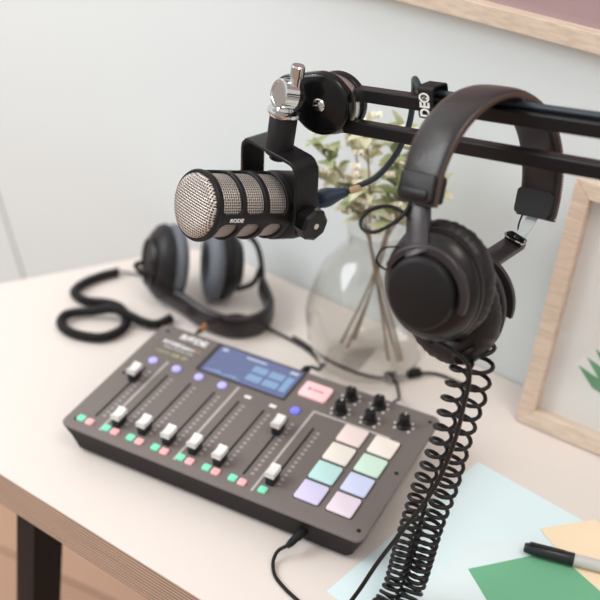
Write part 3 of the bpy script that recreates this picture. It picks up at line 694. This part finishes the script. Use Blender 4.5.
# ================================================================== WALL PICTURE (top right)
wf = thing('wall_picture', wallp(.36, .4205), 'wood-framed mauve picture hanging on the wall at the top right', 'picture frame')
wu = Z3; wz = -WN
def wrail(name, poly, m, z0, z1): return obj(name, MB().prism(poly, wallp(.06, .4205), WD, wu, wz, z0, z1), m, wf, smooth=False, bevel=.001)
W2, H2, B2 = .60, .36, .020
wrail('frame_rail', [(0, 0), (W2, 0), (W2-B2, B2), (B2, B2)], M['wood_h'], .001, .022)
wrail('frame_rail', [(0, H2), (B2, H2-B2), (W2-B2, H2-B2), (W2, H2)], M['wood_h'], .001, .022)
wrail('frame_rail', [(0, 0), (B2, B2), (B2, H2-B2), (0, H2)], M['wood'], .001, .022)
wrail('frame_rail', [(W2, 0), (W2, H2), (W2-B2, H2-B2), (W2-B2, B2)], M['wood'], .001, .022)
wrail('picture_sheet', rrect(B2-.003, B2-.003, W2-B2+.003, H2-B2+.003, .001), M['print_purple'], .003, .010)

# ================================================================== VASE AND BRANCHES
VC = V((.212, .312, 0))
prof = [(.030, .0), (.048, .001), (.062, .012), (.074, .04), (.078, .07), (.074, .10), (.061, .130), (.045, .150), (.034, .165), (.033, .178), (.036, .186)]
inner = [(r-.0013, max(z, .0022)+(.0 if i > 1 else .0)) for i, (r, z) in enumerate(prof)]
mb = MB().lathe([(.0001, .0)]+prof+[(inner[-1][0]+.001, .1872)]+inner[::-1][0:-1]+[(.0001, .0022)], VC, Z3, 56, cap=False)
vase = tag(obj('glass_vase', mb, M['glass'], None, sharp=60), 'round clear glass vase holding leafy branches on the desk', 'vase')
def leafmesh(mb, base, d, L, wd, nrm):
    s = d.cross(nrm).normalized(); n = 6; ring_ = []
    for k in range(n+1):
        t = k/n; ww = wd*math.sin(PI*t)**.8*(1-.25*t); c = base+d*(L*t)+nrm*(L*.18*math.sin(PI*t)); ring_.append([c-s*ww+nrm*ww*.25, c, c+s*ww+nrm*ww*.25])
    k0 = len(mb.v); mb.v += [p for r in ring_ for p in r]
    for i in range(n):
        for j in range(2): mb.f.append((k0+i*3+j, k0+i*3+j+1, k0+(i+1)*3+j+1, k0+(i+1)*3+j))
tips = [((-.075, -.02, .275), 'longest leafy branch leaning left out of the glass vase', 'leaf'), ((-.050, .0, .305), 'second leafy branch from the left in the vase, pale leaved', 'leaf_pale'),
        ((-.01, -.035, .315), 'upright pale branch near the middle of the vase', 'leaf_pale'), ((.02, .0, .31), 'green branch in the middle of the vase behind the cable loop', 'leaf'),
        ((.05, -.03, .29), 'leafy branch leaning right behind the hanging headphones', 'leaf'), ((.07, -.01, .25), 'rightmost low branch in the vase behind the headphones', 'leaf_pale'), ((-.085, -.01, .235), 'low drooping branch on the left rim of the vase', 'leaf_pale')]
for i, (t, lab, lm) in enumerate(tips):
    rg = random.Random(20+i); t = V(t); h_ = V((t.x, t.y, 0)); hd = h_.normalized()
    foot = VC-hd*.035+V((rg.uniform(-.01, .01), 0, .012)); neck = VC+hd*.012+V((0, 0, .175))
    st = spline([foot, (foot+neck)/2+V((rg.uniform(-.004, .004), 0, 0)), neck, neck.lerp(VC+t, .5)+V((0, 0, .018)), VC+t], 8)
    br = thing('leafy_branch', foot, lab, 'branch', 'branches in the glass vase')
    obj('stem', MB().tube(st, .0014, 7, rad=[.0018-.0010*k/len(st) for k in range(len(st))]), M['stem'], br)
    lv = MB(); bl = MB(); up_ = [p for p in st if p.z > .188]
    for k in range(30):
        b = up_[int(rg.random()*len(up_))]; d = V((rg.uniform(-1, 1), rg.uniform(-1, 1), rg.uniform(-.3, .9))).normalized()
        nn = basis(d, V((rg.uniform(-.4, .4), -.3, 1)))[0]; leafmesh(lv, b, d, rg.uniform(.018, .032), rg.uniform(.004, .0075), nn)
    obj('foliage', lv, M[lm], br, sharp=80)
    for k in range(9):
        b = up_[int(rg.random()*len(up_))]+V((rg.uniform(-.016, .016), rg.uniform(-.016, .016), rg.uniform(-.008, .016)))
        for q in range(5):
            an = 2*PI*q/5; d = V((math.cos(an), math.sin(an)*.6-.4, .5)).normalized(); leafmesh(bl, b, d, .0085, .0036, basis(d, V((0, -.6, 1)))[0])
    obj('blossom', bl, M['blossom'], br, sharp=80)

# ================================================================== SECOND HEADPHONES ON THE DESK
h2 = thing('headphones', (-.05, .31, 0), 'black headphones with grey cushions lying on the desk behind the console', 'headphones')
def cup2(C, n, s=1.0):
    n = V(n).normalized()
    o = obj('ear_cup', MB().lathe([(.0001, .020), (.026, .0195), (.034, .016), (.042, .008), (.044, .0), (.040, -.003)], C, n, 40, sx=s, sy=s*.92), M['black'], h2)
    obj('cup_ring', MB().lathe([(.024, .0195), (.027, .0225), (.030, .0195)], C, n, 40, sx=s, sy=s*.92, cap=False), M['housing'], o)
    pr = [(.0315+.0125*math.cos(2*PI*k/14), -.012+.011*math.sin(2*PI*k/14)) for k in range(15)]
    obj('ear_pad', MB().lathe(pr, C, n, 48, sx=s, sy=s*.92, cap=False), M['grey_pad'], h2, sharp=80, label='grey ear cushion')
    obj('speaker_mesh', MB().lathe([(.0001, -.006), (.032, -.006)], C, n, 32, sx=s, sy=s*.92, cap=False), M['rubber'], o)
K1 = V((-.0760, .3080, .0520)); K2 = V((-.0130, .3480, .0500))
cup2(K1, -r2*.85-fw*.35+Z3*.0, 1.16); cup2(K2, r2*.9+fw*.25, 1.1)
bp_ = spline([K1+V((-.005, -.02, -.022)), V((-.030, .280, .020)), V((.0100, .2685, .0175)), V((.048, .272, .0165)), V((.071, .296, .0165)), V((.069, .328, .0185)), V((.042, .356, .026))], 8)
tgs = [(bp_[min(i+1, len(bp_)-1)]-bp_[max(i-1, 0)]).normalized() for i in range(len(bp_))]
obj('headband', MB().sweep(bp_, [Z3]*len(bp_), [t.cross(Z3).normalized() for t in tgs], [(.016*math.copysign(abs(math.cos(q))**.6, math.cos(q)), .006*math.sin(q)) for q in [2*PI*k/16 for k in range(16)]]), M['leather'], h2, sharp=60)
obj('yoke', MB().tube(spline([bp_[-1]+Z3*.004, K2+r2*.050+Z3*.000, K2+r2*.043+Z3*.028, K2+r2*.028+Z3*.044, K2+r2*.010+Z3*.050], 6), .0035, 8), M['black'], h2)
obj('yoke', MB().tube(spline([bp_[-1]+Z3*.002, K2+r2*.050-Z3*.006, K2+r2*.040-Z3*.030, K2+r2*.018-Z3*.040], 6), .0035, 8), M['black'], h2)
obj('yoke', MB().tube(spline([bp_[0], K1+V((-.03, -.02, -.005)), K1-r2*.026+Z3*.0], 6), .0035, 8), M['black'], h2)
zc = .0066
coil = spline([(-.1568, .3187, zc), (-.1689, .2994, zc), (-.1785, .2730, zc), (-.1760, .2480, zc), (-.1526, .2380, zc), (-.1313, .2465, zc), (-.1084, .2490, zc), (-.0885, .2374, zc), (-.0740, .2124, zc), (-.0842, .1830, zc), (-.1187, .1715, zc), (-.1447, .1803, zc), (-.1500, .2000, zc+.002), (-.1261, .2185, zc+.004), (-.0972, .2270, zc+.012), (-.0676, .2300, zc+.006), (-.0450, .2390, zc), (-.035, .262, zc+.001)], 10)
obj('coiled_cable', helix(coil, .0047, .0036, .0018, 5, 10), M['cord'], h2, sharp=80)
obj('cable_lead', MB().tube(spline([(-.1568, .3187, zc), (-.1480, .3260, .005), (-.1250, .3300, .004), (-.1000, .3230, .006), K1+V((-.012, -.004, -.040))], 8), .0016, 6), M['cord'], h2)

# ================================================================== CABLES BEHIND THE CONSOLE
uc = thing('usb_cable', (.16, .29, 0), 'black cable looping from behind the console past the vase', 'cable')
zk = .0024
obj('cord', MB().tube(spline([(.1760, .2080, .034), (.1760, .2300, .030), (.1765, .2560, .010), (.1640, .2800, zk), (.1318, .2975, zk), (.0811, .3072, zk+.002), (.0480, .3000, zk+.014), (.0360, .2760, .026), (.0330, .2400, .036), (.0330, .2080, .036)], 8), .002, 8), M['rubber'], uc)
obj('plug', MB().tube([(.0330, .220, .036), (.0330, .232, .036)], .0038, 10), M['amber'], uc, label='orange plug sleeve')
obj('plug', MB().tube([(.1760, .200, .034), (.1760, .222, .032)], .0048, 10), M['rubber'], uc)
uc2 = thing('power_cable', (.25, .30, 0), 'black cable with an inline connector lying in front of the glass vase', 'cable')
obj('cord', MB().tube(spline([(.1120, .3100, zk), (.1318, .3040, zk), (.1600, .2920, zk), (.1848, .2860, zk), (.2150, .2830, zk), (.2450, .2860, zk+.002), (.2600, .2960, .006), (.2790, .3180, zk+.002), (.3000, .3300, zk), (.34, .325, zk)], 8), .0019, 8), M['rubber'], uc2)
obj('connector', MB().tube([(.2470, .2870, .0062), (.2585, .2950, .0068)], .0062, 12), M['rubber'], uc2)
obj('connector', MB().tube([(.2690, .3070, .006), (.2790, .3185, .006)], .0056, 12), M['rubber'], uc2)
obj('cord', MB().tube(spline([(.2560, .2935, .006), (.2640, .2850, zk), (.2760, .2640, zk), (.2830, .2350, .02), (.2840, .2060, .033)], 8), .0015, 8), M['rubber'], uc2)
# wall joint at the far left
mb = MB().tube([wallp(-.60, .10, .0006), wallp(-.5432, -.0916, .0006), wallp(-.4952, -.2483, .0006), wallp(-.40, -.56, .0006)], .0022, 6)
struct(obj('trim_1', mb, mat('grey_joint', (176, 178, 178), .8), None))
